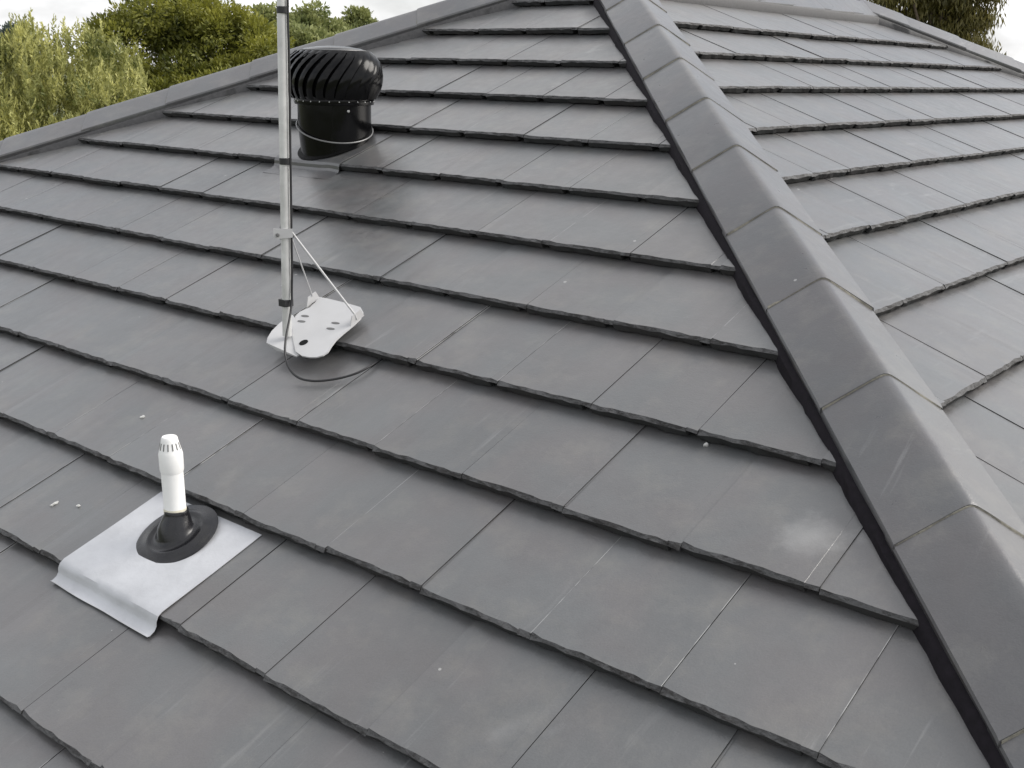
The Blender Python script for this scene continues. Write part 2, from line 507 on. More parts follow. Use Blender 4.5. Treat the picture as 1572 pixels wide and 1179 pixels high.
for row, v in enumerate(sorted(VA, reverse=True)):
    k = round((v + 1.432) / -0.32)
    ph = UA0 + (TW / 2 if (k % 2) else 0)
    y = v * CT
    xr = -y + 0.10; xl = (LX + (y - RY)) - 0.10
    i0 = math.floor((xl - ph) / TW) - 1; i1 = math.ceil((xr - ph) / TW) + 1
    for i in range(i0, i1 + 1):
        u = ph + i * TW
        rr = random.Random(row * 977 + i)
        org = PA(u, v, rr.uniform(-0.0012, 0.0022))
        X = Vector((1, 0, 0)); Y = Vector((0, CT, ST)); Z = NA
        mw = Matrix((X, Y, Z)).transposed().to_4x4(); mw.translation = org
        mw = mw @ Matrix.Rotation(rr.gauss(0, 0.0022), 4, 'Z') @ Matrix.Rotation(rr.gauss(0, 0.0035), 4, 'Y') @ Matrix.Translation((0, rr.gauss(0, 0.0018), 0))
        corners = [mw @ Vector(c) for c in ((0, 0, 0), (TW, 0, 0), (TW, TL, 0), (0, TL, 0))]
        planes = []
        # right hip x+y=0, left hip x-y=LX-RY, ridge y=RY
        mgn = 0.06
        if max(c.x + c.y for c in corners) > mgn: planes.append((Vector((mgn, 0, 0)), Vector((1, 1, 0)).normalized()))
        if min(c.x + c.y for c in corners) > mgn: continue
        if min(c.x - c.y for c in corners) < LX - RY - mgn: planes.append((Vector((LX - RY - mgn, 0, 0)), Vector((-1, 1, 0)).normalized()))
        if max(c.x - c.y for c in corners) < LX - RY - mgn: continue
        if max(c.y for c in corners) > RY: planes.append((Vector((0, RY, 0)), Vector((0, 1, 0))))
        cands.append(['A', mw, rr.randrange(len(TILE_VAR)), planes, corners])

for row, v in enumerate(sorted(VB, reverse=True)):
    ph = YB0 + (0 if (round((v + 3.597) / -0.32) % 2 == 0) else TW * 0.5 - 0.03)
    x = -v * CT
    y0 = -x - 0.10; y1 = BY + (x - RX) + 0.10
    i0 = math.floor((y0 - ph) / TW) - 1; i1 = math.ceil((y1 - ph) / TW) + 1
    for i in range(i0, i1 + 1):
        yy = ph + i * TW
        rr = random.Random(50000 + row * 977 + i)
        nn_ = rr.uniform(-0.0012, 0.0022)
        org = Vector((x + nn_ * ST, yy, v * ST + nn_ * CT))
        X = Vector((0, 1, 0)); Y = Vector((-CT, 0, ST)); Z = NB
        mw = Matrix((X, Y, Z)).transposed().to_4x4(); mw.translation = org
        mw = mw @ Matrix.Rotation(rr.gauss(0, 0.0022), 4, 'Z') @ Matrix.Rotation(rr.gauss(0, 0.0035), 4, 'Y') @ Matrix.Translation((0, rr.gauss(0, 0.0018), 0))
        corners = [mw @ Vector(c) for c in ((0, 0, 0), (TW, 0, 0), (TW, TL, 0), (0, TL, 0))]
        planes = []
        mgn = 0.06
        if min(c.x + c.y for c in corners) < -mgn: planes.append((Vector((-mgn, 0, 0)), Vector((-1, -1, 0)).normalized()))
        if max(c.x + c.y for c in corners) < -mgn: continue
        s0 = BY - RX + mgn
        if max(c.y - c.x for c in corners) > s0: planes.append((Vector((0, s0, 0)), Vector((-1, 1, 0)).normalized()))
        if min(c.y - c.x for c in corners) > s0: continue
        if min(c.x for c in corners) < RX: planes.append((Vector((RX, 0, 0)), Vector((-1, 0, 0))))
        cands.append(['B', mw, rr.randrange(len(TILE_VAR)), planes, corners])


def vis_area(c):
    kind, mw, vi, planes, corners = c
    pts = []
    # ignore what the hip cuts away
    for q in corners:
        for t in (0,):
            p = project(q)
            if p is None: return 0.0
            pts.append(p)
    xs = [min(max(p[0], 0), 1572) for p in pts]; ys = [min(max(p[1], 0), 1179) for p in pts]
    a = 0
    for i in range(4): a += xs[i] * ys[(i + 1) % 4] - xs[(i + 1) % 4] * ys[i]
    a = abs(a) / 2
    if planes:
        tot = 25; ins = 0
        for i in range(5):
            for j in range(5):
                q = mw @ Vector((TW * (i + .5) / 5, 0.32 * (j + .5) / 5, 0))
                if all((q - co).dot(no) < 0 for co, no in planes): ins += 1
        a *= ins / tot
    return a


scored = sorted(((vis_area(c), n) for n, c in enumerate(cands)), reverse=True)
chosen = set(n for a, n in scored[:300] if a > 1)
print('tiles in view', sum(1 for a, n in scored if a > 1), 'smallest single', scored[min(299, len(scored) - 1)][0])
fieldAB = Field()
for n, (kind, mw, vi, planes, corners) in enumerate(cands):
    me, V, F_, MI = TILE_VAR[vi]
    if planes:
        res = cut_mesh(V, F_, MI, mw, planes)
        if res is None: continue
        if n in chosen:
            cm = mesh_from('roof_tile_cut', *res, edge=[v[0] / TW for v in res[0]])
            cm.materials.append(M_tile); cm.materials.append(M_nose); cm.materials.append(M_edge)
            o = link('roof_tile', cm, roof); o.matrix_local = mw
        else: fieldAB.add(*res, mw)
    else:
        if n in chosen:
            o = link('roof_tile', me, roof); o.matrix_local = mw
        else: fieldAB.add(V, F_, MI, mw)
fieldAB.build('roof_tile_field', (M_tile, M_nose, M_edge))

# slopes on the far side of the ridge and left hip: same tiles, joined
fieldCD = Field()
pattern = TILE_VAR[0]
SV = [(0, TL, -SLOPE * TL), (0, 0, 0), (0, 0.004, -TTH), (TW - 0.003, TL, -SLOPE * TL), (TW - 0.003, 0, 0), (TW - 0.003, 0.004, -TTH)]
SF = [(0, 1, 4, 3), (1, 2, 5, 4)]; SM = [0, 1]
for kind in 'CD':
    for rw in range(1, 20):
        d = rw * 0.32 * CT
        if d > RUN + 0.05: break
        z = RZ - d * TT
        if kind == 'C':
            org0 = Vector((LX - d, BY + d, z)); X = Vector((0, -1, 0)); Y = Vector((CT, 0, ST)); ln = (BY - RY) + 2 * d
        else:
            org0 = Vector((RX + d, BY + d, z)); X = Vector((-1, 0, 0)); Y = Vector((0, -CT, ST)); ln = (RX - LX) + 2 * d
        Z = X.cross(Y)
        nt = int(ln / TW) + 2
        for i in range(nt):
            mw = Matrix((X, Y, Z)).transposed().to_4x4(); mw.translation = org0 + X * ((i - (0.5 if rw % 2 else 0)) * TW)
            if kind == 'C':
                pl = [(Vector((LX, BY, 0)), Vector((1, 1, 0)).normalized()), (Vector((LX, RY, 0)), Vector((1, -1, 0)).normalized())]
            else:
                pl = [(Vector((RX, BY, 0)), Vector((1, -1, 0)).normalized()), (Vector((LX, BY, 0)), Vector((-1, -1, 0)).normalized())]
            q0 = mw @ Vector((0, 0, 0)); q1 = mw @ Vector((TW, 0, 0)); q2 = mw @ Vector((TW, TL, 0)); q3 = mw @ Vector((0, TL, 0))
            if all((q - co).dot(no) < 0 for q in (q0, q1, q2, q3) for co, no in pl):
                fieldCD.add(SV, SF, SM, mw)
            else:
                res = cut_mesh(SV, SF, SM, mw, pl)
                if res: fieldCD.add(*res, mw)
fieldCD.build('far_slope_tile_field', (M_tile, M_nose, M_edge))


# ---- hip and ridge capping
def cap_profile():
    # (across, up) relative to the theoretical hip line
    L_ = [(-0.139, -0.026), (-0.138, -0.018), (-0.090, 0.0110), (-0.030, 0.0475), (-0.014, 0.0565), (-0.005, 0.0600),
          (0.005, 0.0600), (0.014, 0.0565), (0.030, 0.0475), (0.090, 0.0110), (0.138, -0.018), (0.139, -0.026)]
    return L_


def cap_run(A, B, stations, name, flat=False, first_rng=1, drop=0.0):
    """A: upper end, B: lower end; stations: distances of each cap's lower end from A (true length)"""
    A = Vector(A); B = Vector(B); D = (B - A).normalized()
    across = D.cross(Vector((0, 0, 1))).normalized()          # to the right when looking down the run
    up0 = Vector((0, 0, 1))
    prof = cap_profile()
    if flat:          # ridge: steeper sides
        prof = [(a, b + (-0.022 * min(abs(a) / 0.139, 1))) for a, b in prof]
    prev = 0.0
    for k, s in enumerate(stations):
        rr = random.Random(first_rng * 100 + k)
        lo = s; hi = prev - 0.045
        V = []
        yaw = rr.gauss(0, 0.004); tilt = rr.gauss(0, 0.007)
        for (t, lift) in ((hi, -0.0035), (lo - 0.010, 0.0030), (lo, 0.0010)):
            sidej = yaw * (t - lo)
            for (a, b) in prof:
                V.append(A + D * t + across * (a * (1.0 if lift > 0 else 0.985) + sidej) + up0 * (b + lift - drop + a * tilt))
        n = len(prof)
        # lower end thickness ring
        for (a, b) in prof:
            V.append(A + D * (lo - 0.002) + across * (a * 0.93) + up0 * (b - 0.014 - drop))
        F_ = []
        for r in range(3):
            for i in range(n - 1):
                F_.append((r * n + i, r * n + i + 1, (r + 1) * n + i + 1, (r + 1) * n + i))
        # inner skin
        for (t, lift) in ((hi, -0.016),):
            for (a, b) in prof:
                V.append(A + D * t + across * (a * 0.93) + up0 * (b - 0.014 + lift - drop))
        for i in range(n - 1):
            F_.append((3 * n + i, 3 * n + i + 1, 4 * n + i + 1, 4 * n + i))
        F_.append((0, n, 2 * n, 3 * n, 4 * n)); F_.append((n - 1, 5 * n - 1, 4 * n - 1, 3 * n - 1, 2 * n - 1))
        me = mesh_from(name, V, F_, None, 28)
        o = hpart(name, me, M_cap, roof); o.matrix_parent_inverse = roof.matrix_world.inverted()
        # thin crumbly mortar line under the lower lip
        if k < len(stations) - 1:
            VV = []; nb = 26
            def pf(x):
                xs = [p[0] for p in prof]; ys = [p[1] for p in prof]
                return float(np.interp(x, xs, ys))
            for q in range(nb + 1):
                a = -0.134 + 0.268 * q / nb
                wd = max(0.0005, 0.001 + 0.009 * noise.noise(Vector((a * 22, s * 7, first_rng))) + rr.uniform(0, 0.003))
                z0 = pf(a) - 0.0065 - drop
                VV.append(A + D * (lo - 0.006) + across * a + up0 * (z0 + 0.007))
                VV.append(A + D * (lo + wd * 0.35) + across * a + up0 * (z0 + 0.006))
                VV.append(A + D * (lo + wd) + across * a + up0 * (z0 - 0.004))
            FF = []
            for q in range(nb):
                for j in range(2):
                    FF.append((q * 3 + j, q * 3 + j + 1, q * 3 + j + 4, q * 3 + j + 3))
            mo = hpart('joint_mortar', mesh_from('joint_mortar', VV, FF), M_bed, roof)
            mo.matrix_parent_inverse = roof.matrix_world.inverted()
        prev = s
    # black pointing along both sides
    total = (B - A).length
    for sgn in (-1, 1):
        VV = []; nst = int(total / 0.03)
        for q in range(nst + 1):
            t = total * q / nst
            w1 = 0.0045 * noise.noise(Vector((t * 6, sgn * 3, first_rng))) + 0.003 * noise.noise(Vector((t * 25, sgn, first_rng)))
            base = A + D * t
            kz = 0.3251 if not flat else TT
            VV.append(base + across * sgn * 0.116 + up0 * (-0.030 - drop))
            VV.append(base + across * sgn * (0.128 + w1 * 0.3) + up0 * (-0.034 - drop))
            VV.append(base + across * sgn * (0.147 + w1) + up0 * (-kz * 0.147 + 0.002 - drop * 0))
            VV.append(base + across * sgn * (0.147 + w1) + up0 * (-kz * 0.147 - 0.045))
        FF = []
        for q in range(nst):
            for j in range(3):
                a = q * 4 + j
                FF.append((a, a + 1, a + 5, a + 4))
        po = hpart('pointing', mesh_from('pointing', VV, FF, None, 60), M_point if first_rng == 1 else M_point2, roof)
        po.matrix_parent_inverse = roof.matrix_world.inverted()


HL = math.sqrt(2 + TT * TT)
ys = [1.40, 1.729, 2.02, 2.312, 2.601, 2.905, 3.185, 3.476, 3.77, 4.065, 4.36, 4.655, 4.95, 5.245, 5.54, 5.835, 6.13, 6.425, 6.72, 6.98]
cap_run((RX, RY, RZ), (-(RY - RUN), RY - RUN, EZ), [(y + RY) * HL for y in ys], 'hip_tile', first_rng=1)
st = [0.30 + i * 0.435 for i in range(20)]; st = [s for s in st if s < RUN * HL]
cap_run((LX, RY, RZ), (*c_al, EZ), st, 'hip_tile', first_rng=2)
cap_run((RX, BY, RZ), (*c_br, EZ), st, 'hip_tile', first_rng=3)
cap_run((LX, BY, RZ), (*c_cl, EZ), st, 'hip_tile', first_rng=4)
cap_run((RX, RY - 0.1, RZ), (RX, BY + 0.12, RZ), [0.43 * i for i in range(1, 8)] + [3.12], 'ridge_tile', True, 5, drop=0.012)
cap_run((LX, RY, RZ), (LX, BY, RZ), [0.43 * i for i in range(1, 7)] + [2.94], 'ridge_tile', True, 7, drop=0.012)

# walls, fascia, gutter, windows of the house below the eaves
GZ = EZ - 2.6
wi = 0.55
x0, x1, y0, y1 = LX - RUN + wi, RX + RUN - wi, RY - RUN + wi, BY + RUN - wi
V, F_ = box((x0 + x1) / 2, (y0 + y1) / 2, (GZ + EZ) / 2 - 0.05, x1 - x0, y1 - y0, EZ - GZ - 0.06)
wall = hpart('wall', mesh_from('wall', V, F_), M_render)
for (a, b) in (((c_al), (c_ar)), ((c_ar), (c_br)), ((c_br), (c_cl)), ((c_cl), (c_al))):
    a = Vector((*a, 0)); b = Vector((*b, 0)); d = (b - a).normalized(); out = Vector((d.y, -d.x, 0))
    prof = [(0.0, -0.16), (0.0, -0.02), (0.012, -0.02), (0.012, -0.11), (0.10, -0.11), (0.11, -0.03), (0.125, -0.03), (0.115, -0.125), (0.012, -0.16)]
    VV = []
    for p in (a - d * 0.05, b + d * 0.05):
        for (o_, z) in prof: VV.append(p + out * (o_ + 0.012) + Vector((0, 0, EZ - 0.07 + z)))
    n = len(prof)
    FF = [(i, (i + 1) % n, (i + 1) % n + n, i + n) for i in range(n)]
    g = hpart('gutter', mesh_from('gutter', VV, FF), M_gutter)
for (cx, cy, ax) in ((x0, -2.5, 'x'), (x0, 2.5, 'x'), (x1, -1.5, 'x'), (x1, 3.0, 'x'), (-1.5, y0, 'y'), (4.0, y0, 'y'), (0.0, y1, 'y')):
    sg = -1 if (cx == x0 or cy == y0) else 1
    w_, h_ = 1.6, 1.2; zc = GZ + 1.5
    if ax == 'x':
        V, F_ = box(cx + sg * 0.01, cy, zc, 0.06, w_, h_); g1, f1 = box(cx + sg * 0.035, cy, zc, 0.02, w_ - 0.12, h_ - 0.12)
    else:
        V, F_ = box(cx, cy + sg * 0.01, zc, w_, 0.06, h_); g1, f1 = box(cx, cy + sg * 0.035, zc, w_ - 0.12, 0.02, h_ - 0.12)
    wo_ = hpart('window', mesh_from('window', V, F_), M_white)
    pn = link('pane', mesh_from('pane', g1, f1), wo_, M_glass); pn.matrix_parent_inverse = Matrix.Identity(4)

# ------------------------------------------------------------------ rotary roof ventilator
TX, TY = 0.808, -2.664
tv = empty('turbine_ventilator', (TX, TY, TY * TT), 'glossy black spinning turbine ventilator on a short duct, behind the mast', 'roof vent')
TVI = Matrix.Translation(-Vector(tv.location))


def part(name, V, F_, parent, mat, inv, smooth=None, label=None):
    o = link(name, mesh_from(name, V, F_, None, smooth), parent, mat)
    o.matrix_parent_inverse = inv
    if label: o['label'] = label
    return o


ZB, ZT = -1.062, -0.862        # head bottom, head top
# flashing sheet dressed over the tile row
def row_sheet(u0, u1, v_nose, v_top, lip, n0, nx=12, jig=0.002, seed=3, fold_h=0.030):
    """sheet lying on a tile row whose nose is v_nose, bent down over it with a lip on the row below"""
    sect = [(v_top, n0 - SLOPE * (v_top - v_nose)), (v_nose + 0.16, n0 - SLOPE * 0.16), (v_nose + 0.016, n0 + 0.0005), (v_nose + 0.003, n0 - 0.002),
            (v_nose - 0.006, n0 - 0.010), (v_nose - 0.011, n0 - fold_h * 0.72), (v_nose - 0.020, n0 - fold_h * 0.95), (v_nose - 0.034, n0 - fold_h), (v_nose - lip, n0 - fold_h + 0.003)]
    V, Fc = [], []
    rr = random.Random(seed)
    for i in range(nx + 1):
        u = u0 + (u1 - u0) * i / nx
        wob = noise.noise(Vector((u * 9, seed, 0)))
        for j, (vv, nnn) in enumerate(sect):
            e = jig * wob if j >= 4 else jig * 0.3 * wob
            V.append(PA(u + (0.003 * wob if i in (0, nx) else 0), vv + (e if j > 2 else 0) - (0.004 * wob if j == len(sect) - 1 else 0), nnn + abs(e)))
    k = len(sect)
    for i in range(nx):
        for j in range(k - 1):
            Fc.append((i * k + j, i * k + j + 1, (i + 1) * k + j + 1, (i + 1) * k + j))
    # thickness: duplicate below
    n = len(V)
    V2 = [p - NA * 0.0016 for p in V]
    F2 = [tuple(reversed([a + n for a in f])) for f in Fc]
    rim = []
    for i in range(nx):
        rim.append((i * k + k - 1, i * k + k - 1 + n, (i + 1) * k + k - 1 + n, (i + 1) * k + k - 1))
        rim.append(((i + 1) * k, (i + 1) * k + n, i * k + n, i * k))
    for j in range(k - 1):
        rim.append((j, j + n, j + 1 + n, j + 1)); a = nx * k
        rim.append((a + j + 1, a + j + 1 + n, a + j + n, a + j))
    return V + V2, Fc + F2 + rim


V, F_ = row_sheet(0.61, 1.00, -3.098, -2.79, 0.080, 0.004, seed=8, jig=0.005)
part('flashing', V, F_, tv, M_cap, TVI, 25)
# throat
V, F_ = lathe([(0.120, -1.52), (0.128, -1.36), (0.146, -1.175), (0.1475, -1.165), (0.1475, ZB - 0.012)], 64, (TX, TY, 0))
part('duct', V, F_, tv, M_black, TVI, 40)
V, F_ = lathe([(0.150, -1.172), (0.153, -1.168), (0.153, -1.163), (0.150, -1.159)], 64, (TX, TY, 0), None, False, False)
# roof collar where the duct meets the tiles
cv = []
cf = []
seg = 64
for j in range(seg):
    t = 2 * math.pi * j / seg
    for r_, h in ((0.124, 0.030), (0.129, 0.010), (0.138, 0.004), (0.152, 0.0)):
        x = TX + r_ * math.cos(t); y = TY + r_ * math.sin(t)
        cv.append(Vector((x, y, y * TT + 0.008 + h)))
for j in range(seg):
    j2 = (j + 1) % seg
    for i in range(3): cf.append((j * 4 + i, j * 4 + i + 1, j2 * 4 + i + 1, j2 * 4 + i))
part('collar', cv, cf, tv, M_blackmat, TVI, 40)
# bottom ring, top plate
V, F_ = lathe([(0.146, ZB - 0.014), (0.158, ZB - 0.012), (0.161, ZB), (0.158, ZB + 0.014), (0.150, ZB + 0.016)], 64, (TX, TY, 0))
part('bearing_ring', V, F_, tv, M_black, TVI, 35)
V, F_ = lathe([(0.122, ZT - 0.012), (0.128, ZT - 0.008), (0.127, ZT - 0.003), (0.110, ZT + 0.004), (0.06, ZT + 0.011), (0.02, ZT + 0.0135), (0.003, ZT + 0.014)], 64, (TX, TY, 0))
part('top_plate', V, F_, tv, M_black, TVI, 40)
pth = [(TX + 0.1285 * math.cos(2 * math.pi * j / 64), TY + 0.1285 * math.sin(2 * math.pi * j / 64), ZT - 0.004) for j in range(64)]
V, F_ = tube(pth, 0.0028, 8, True)
part('top_rim', V, F_, tv, M_wire, TVI, 60)
V, F_ = lathe([(0.10, ZB), (0.125, ZB + 0.08), (0.10, ZT - 0.01)], 32, (TX, TY, 0))
part('inner_drum', V, F_, tv, M_blackmat, TVI, 50)
# blades
NBL = 26
blade_me = None
for b in range(NBL):
    if blade_me is None:
        V = []; ns, nw = 11, 4
        for i in range(ns):
            s = i / (ns - 1)
            z = ZB + 0.010 + (ZT - ZB - 0.016) * s
            bul = math.sin(math.pi * (0.10 + 0.80 * s)) ** 0.62
            R_ = 0.128 + 0.064 * bul if s > 0.5 else 0.142 + 0.050 * bul
            if s > 0.85: R_ = 0.128 + 0.064 * bul - 0.012 * (s - 0.85) / 0.15
            tw = 0.62 * s * s                                   # sweep of the vane
            wdt = 2 * math.pi / NBL * 1.22
            for j in range(nw + 1):
                q = j / nw
                ang = tw + wdt * (q - 0.5)
                rad = R_ + (0.013 * (q - 0.5)) * (0.5 + bul) - 0.004 * (2 * q - 1) ** 2
                V.append((rad * math.cos(ang), rad * math.sin(ang), z))
        F_ = []
        for i in range(ns - 1):
            for j in range(nw):
                a = i * (nw + 1) + j
                F_.append((a, a + 1, a + nw + 2, a + nw + 1))
        n = len(V)
        V2 = [(x * 0.993, y * 0.993, z) for x, y, z in V]
        F_ += [tuple(reversed([q + n for q in f])) for f in F_]
        blade_me = mesh_from('blade', V + V2, F_, None, 70)
        blade_me.materials.append(M_black)
    o = link('blade', blade_me, tv)
    o.matrix_local = Matrix.Translation((0, 0, -tv.location.z)) @ Matrix.Rotation(2 * math.pi * b / NBL + 0.09, 4, 'Z')
# screws
bm_v, bm_f = lathe([(0.0045, 0), (0.0045, 0.002), (0.003, 0.0035)], 10)
scr_me = mesh_from('screw', bm_v, bm_f); scr_me.materials.append(M_bolt)
for j in range(26):
    t = 2 * math.pi * (j + 0.5) / 26
    d = Vector((math.cos(t), math.sin(t), 0))
    o = link('screw', scr_me, tv)
    o.matrix_local = Matrix.Translation(Vector((TX, TY, ZB + 0.001)) + d * 0.160 - tv.location) @ d.to_track_quat('Z', 'Y').to_matrix().to_4x4() @ Matrix.Scale(0.6, 4)
for (px_ang, z) in ((-0.35, ZB - 0.034), (-0.95, -1.315)):
    t = px_ang
    d = Vector((math.cos(t), math.sin(t), 0))
    o = link('screw', scr_me, tv)
    o.matrix_local = Matrix.Translation(Vector((TX, TY, z)) + d * (0.147 if z > -1.2 else 0.132) - tv.location) @ d.to_track_quat('Z', 'Y').to_matrix().to_4x4() @ Matrix.Scale(1.3, 4)
rh = Vector((0.769, 0.640, 0)); fr = Vector((0.635, -0.772, 0))
pth = []
for j in range(72):
    t = 2 * math.pi * j / 72
    a, b = math.cos(t), math.sin(t)
    p = Vector((TX, TY, -1.165)) + rh * (0.1525 * a) + fr * (0.1525 * b)
    p.z += -0.020 * a - 0.050 * b
    pth.append(p)
V, F_ = tube(pth, 0.0034, 8, True)
part('tie_wire', V, F_, tv, M_wire, TVI, 60)

# ------------------------------------------------------------------ pipe vent with lead flashing
pv = empty('pipe_vent', PA(2.14, -4.815), 'white plastic vent pipe with slotted cowl in a black boot on pale metal flashing', 'pipe vent')
PVI = Matrix.Translation(-Vector(pv.location))
V, F_ = row_sheet(1.930, 2.338, -5.018, -4.712, 0.040, 0.0045, nx=14, seed=5, jig=0.002, fold_h=0.027)
part('flashing_sheet', V, F_, pv, M_flash, PVI, 30)
BC = PA(2.136, -4.812, 0.0115 - SLOPE * 0.206)
fx, fy, fz = Vector((1, 0, 0)), Vector((0, CT, ST)), NA
prof = [(0.104, -0.004), (0.104, 0.000), (0.097, 0.0025), (0.080, 0.0030), (0.074, 0.008), (0.067, 0.0085), (0.063, 0.0045), (0.050, 0.007)]
Vb, Fb = lathe(prof, 56, BC, (fx, fy, fz), True, False)
Vb = [BC + (p - BC) for p in Vb]
# cone of the boot leans back to vertical
zc = Vector((0, 0, 1))
pipe0 = BC + Vector((0, 0.004, 0.0))
k0 = len(prof) - 1
ringbase = len(prof)
rings = [(0.045, 0.013, 0.15), (0.042, 0.024, 0.5), (0.035, 0.036, 0.9), (0.030, 0.047, 1.0), (0.0285, 0.052, 1.0), (0.0285, 0.058, 1.0), (0.027, 0.060, 1.0)]
seg = 56
for (r_, h, lean) in rings:
    for j in range(seg):
        t = 2 * math.pi * j / seg
        slope_p = BC + fx * (r_ * math.cos(t)) + fy * (r_ * math.sin(t)) + fz * h
        vert_p = pipe0 + Vector((r_ * math.cos(t), r_ * math.sin(t), h + 0.004))
        Vb.append(slope_p.lerp(vert_p, lean))
for i in range(k0, k0 + len(rings)):
    for j in range(seg):
        Fb.append((i * seg + j, i * seg + (j + 1) % seg, (i + 1) * seg + (j + 1) % seg, (i + 1) * seg + j))
part('rubber_boot', Vb, Fb, pv, M_rubber, PVI, 60)
PX, PY, PZ = pipe0.x - 0.003, pipe0.y, pipe0.z
lean_v = Vector((-0.012, -0.01, 1)).normalized()
fxp = Vector((1, 0, 0)); fxp = (fxp - lean_v * fxp.dot(lean_v)).normalized(); fyp = lean_v.cross(fxp)
FR = (fxp, fyp, lean_v)
V, F_ = lathe([(0.0262, 0.030), (0.0264, 0.066), (0.0258, 0.068), (0.0258, 0.172)], 48, (PX, PY, PZ), FR)
part('pipe', V, F_, pv, M_pvc, PVI, 40)
V, F_ = lathe([(0.0268, 0.056), (0.0268, 0.066), (0.0260, 0.068)], 48, (PX, PY, PZ), FR, False, False)
part('pipe_rim', V, F_, pv, M_pvcold, PVI, 40)
V, F_ = lathe([(0.0262, 0.158), (0.0280, 0.166), (0.0282, 0.204), (0.0268, 0.209), (0.0235, 0.222), (0.0200, 0.236), (0.0185, 0.2435), (0.0165, 0.246), (0.004, 0.247)], 48, (PX, PY, PZ), FR)
cowl = part('cowl', V, F_, pv, M_pvc, PVI, 40)
for j in range(14):
    t = 2 * math.pi * j / 14 + 0.12
    d = fxp * math.cos(t) + fyp * math.sin(t); tg = lean_v.cross(d)
    O = Vector((PX, PY, PZ))
    a0 = O + d * 0.0254 + lean_v * 0.2165; a1 = O + d * 0.0214 + lean_v * 0.2325
    nrm = (d + lean_v * 0.25).normalized()
    pts = [a0 - tg * 0.0013, a0 + tg * 0.0013, a1 + tg * 0.0013, a1 - tg * 0.0013]
    V, F_ = solid_poly([p + nrm * 0.0004 for p in pts], nrm, 0.003)
    s_ = link('slot', mesh_from('slot', V, F_), cowl, M_slot); s_.matrix_parent_inverse = ID

# ------------------------------------------------------------------ antenna mast
mb = PA(1.800, -4.105, 0.030)
mast = empty('antenna_mast', mb, 'tall thin galvanised pole with black cable, standing in a white steel foot', 'antenna mast')
MI_ = Matrix.Translation(-Vector(mast.location))
lean = Vector((0.012, 0.012, 1.0))
def mp_(h, dx=0.0, dy=0.0): return Vector((mb.x + dx, mb.y + dy, mb.z)) + lean * h
V, F_ = tube([mp_(0.0), mp_(2.6)], 0.0135, 24)
part('pole', V, F_, mast, M_pole, MI_, 40)
# foot plate, rounded outline, dished edges
outl = [(1.724, -3.900), (1.760, -3.899), (1.840, -3.901), (1.915, -3.906), (1.945, -3.925), (1.962, -3.953), (1.966, -3.99), (1.966, -4.035), (1.968, -4.065),
        (1.978, -4.095), (1.989, -4.120), (1.986, -4.138), (1.972, -4.151), (1.950, -4.158), (1.920, -4.160), (1.881, -4.150), (1.800, -4.090), (1.728, -4.010), (1.722, -3.985), (1.738, -3.955), (1.735, -3.93)]
PN = 0.020
def pp(u, v, n=PN): return PA(u, v, n)
V, F_ = solid_poly([pp(u, v, PN + 0.001) for u, v in outl], NA, 0.004)
foot = part('foot_plate', V, F_, mast, M_white, MI_)
bpy.context.view_layer.update()
# raised tabs at the two upper corners
for (u, v, du) in ((1.962, -3.968, 0.03), (1.727, -3.930, 0.028)):
    V, F_ = solid_poly([pp(u, v - du, PN), pp(u, v + du, PN), pp(u + 0.002, v + du * 0.8, PN + 0.026), pp(u + 0.002, v - du * 0.4, PN + 0.026)], (1, 0, 0), 0.003)
    part('tab', V, F_, foot, M_white, ID)
# slots and hole
for (u, v) in ((1.762, -3.998), (1.773, -4.024), (1.898, -3.998), (1.905, -4.026)):
    pts = [pp(u + 0.016 * math.cos(a) , v + 0.0045 * math.sin(a) + 0.1 * 0.016 * math.cos(a), PN + 0.0022) for a in [2 * math.pi * i / 14 for i in range(14)]]
    V, F_ = solid_poly(pts, NA, 0.0016); part('slot', V, F_, foot, M_slot, ID)
pts = [pp(1.872 + 0.0135 * math.cos(a), -4.108 + 0.0135 * math.sin(a), PN + 0.0022) for a in [2 * math.pi * i / 18 for i in range(18)]]
V, F_ = solid_poly(pts, NA, 0.0016); part('bolt_hole', V, F_, foot, M_blackmat, ID)
# cheek plate beside the pole
ck = [(1.724, -4.012), (1.717, -4.03), (1.714, -4.06), (1.722, -4.100), (1.738, -4.132), (1.757, -4.153), (1.80, -4.158), (1.895, -4.163), (1.90, -4.10), (1.80, -4.05)]
V, F_ = solid_poly([pp(u, v, PN - 0.004 + (0.012 if u < 1.76 else 0.0)) for u, v in ck], NA, 0.004)
part('cheek_plate', V, F_, mast, M_white, MI_)
# clamp bracket on the pole with stays to the plate corners
bz = 0.300
bc = mp_(bz)
view = (Vector((CAM.x, CAM.y, 0)) - Vector((bc.x, bc.y, 0))).normalized()
rt = Vector((-view.y, view.x, 0))
V, F_ = solid_poly([bc + view * 0.0165 + rt * a + Vector((0, 0, b)) for a, b in ((-0.034, -0.0155), (0.020, -0.0105), (0.020, 0.014), (-0.034, 0.0145))], view, 0.0035)
br = part('clamp_bracket', V, F_, mast, M_white, MI_)
V, F_ = lathe([(0.0055, 0), (0.0055, 0.004), (0.003, 0.005)], 12, bc + view * 0.0165 - rt * 0.022 + Vector((0, 0, -0.003)), (rt, Vector((0, 0, 1)), view))
part('bolt', V, F_, br, M_slot, ID)
V, F_ = lathe([(0.0165, -0.013), (0.0165, 0.013)], 24, bc, (rt, view.cross(rt), Vector((0, 0, 1))))
part('clamp_ring', V, F_, br, M_white, ID, 40)
e1 = pp(1.962, -3.968, PN + 0.024); e2 = pp(1.729, -3.925, PN + 0.022)
s1 = bc + rt * 0.018 + Vector((0, 0, 0.002)); s2 = bc + rt * 0.012 - view * 0.01
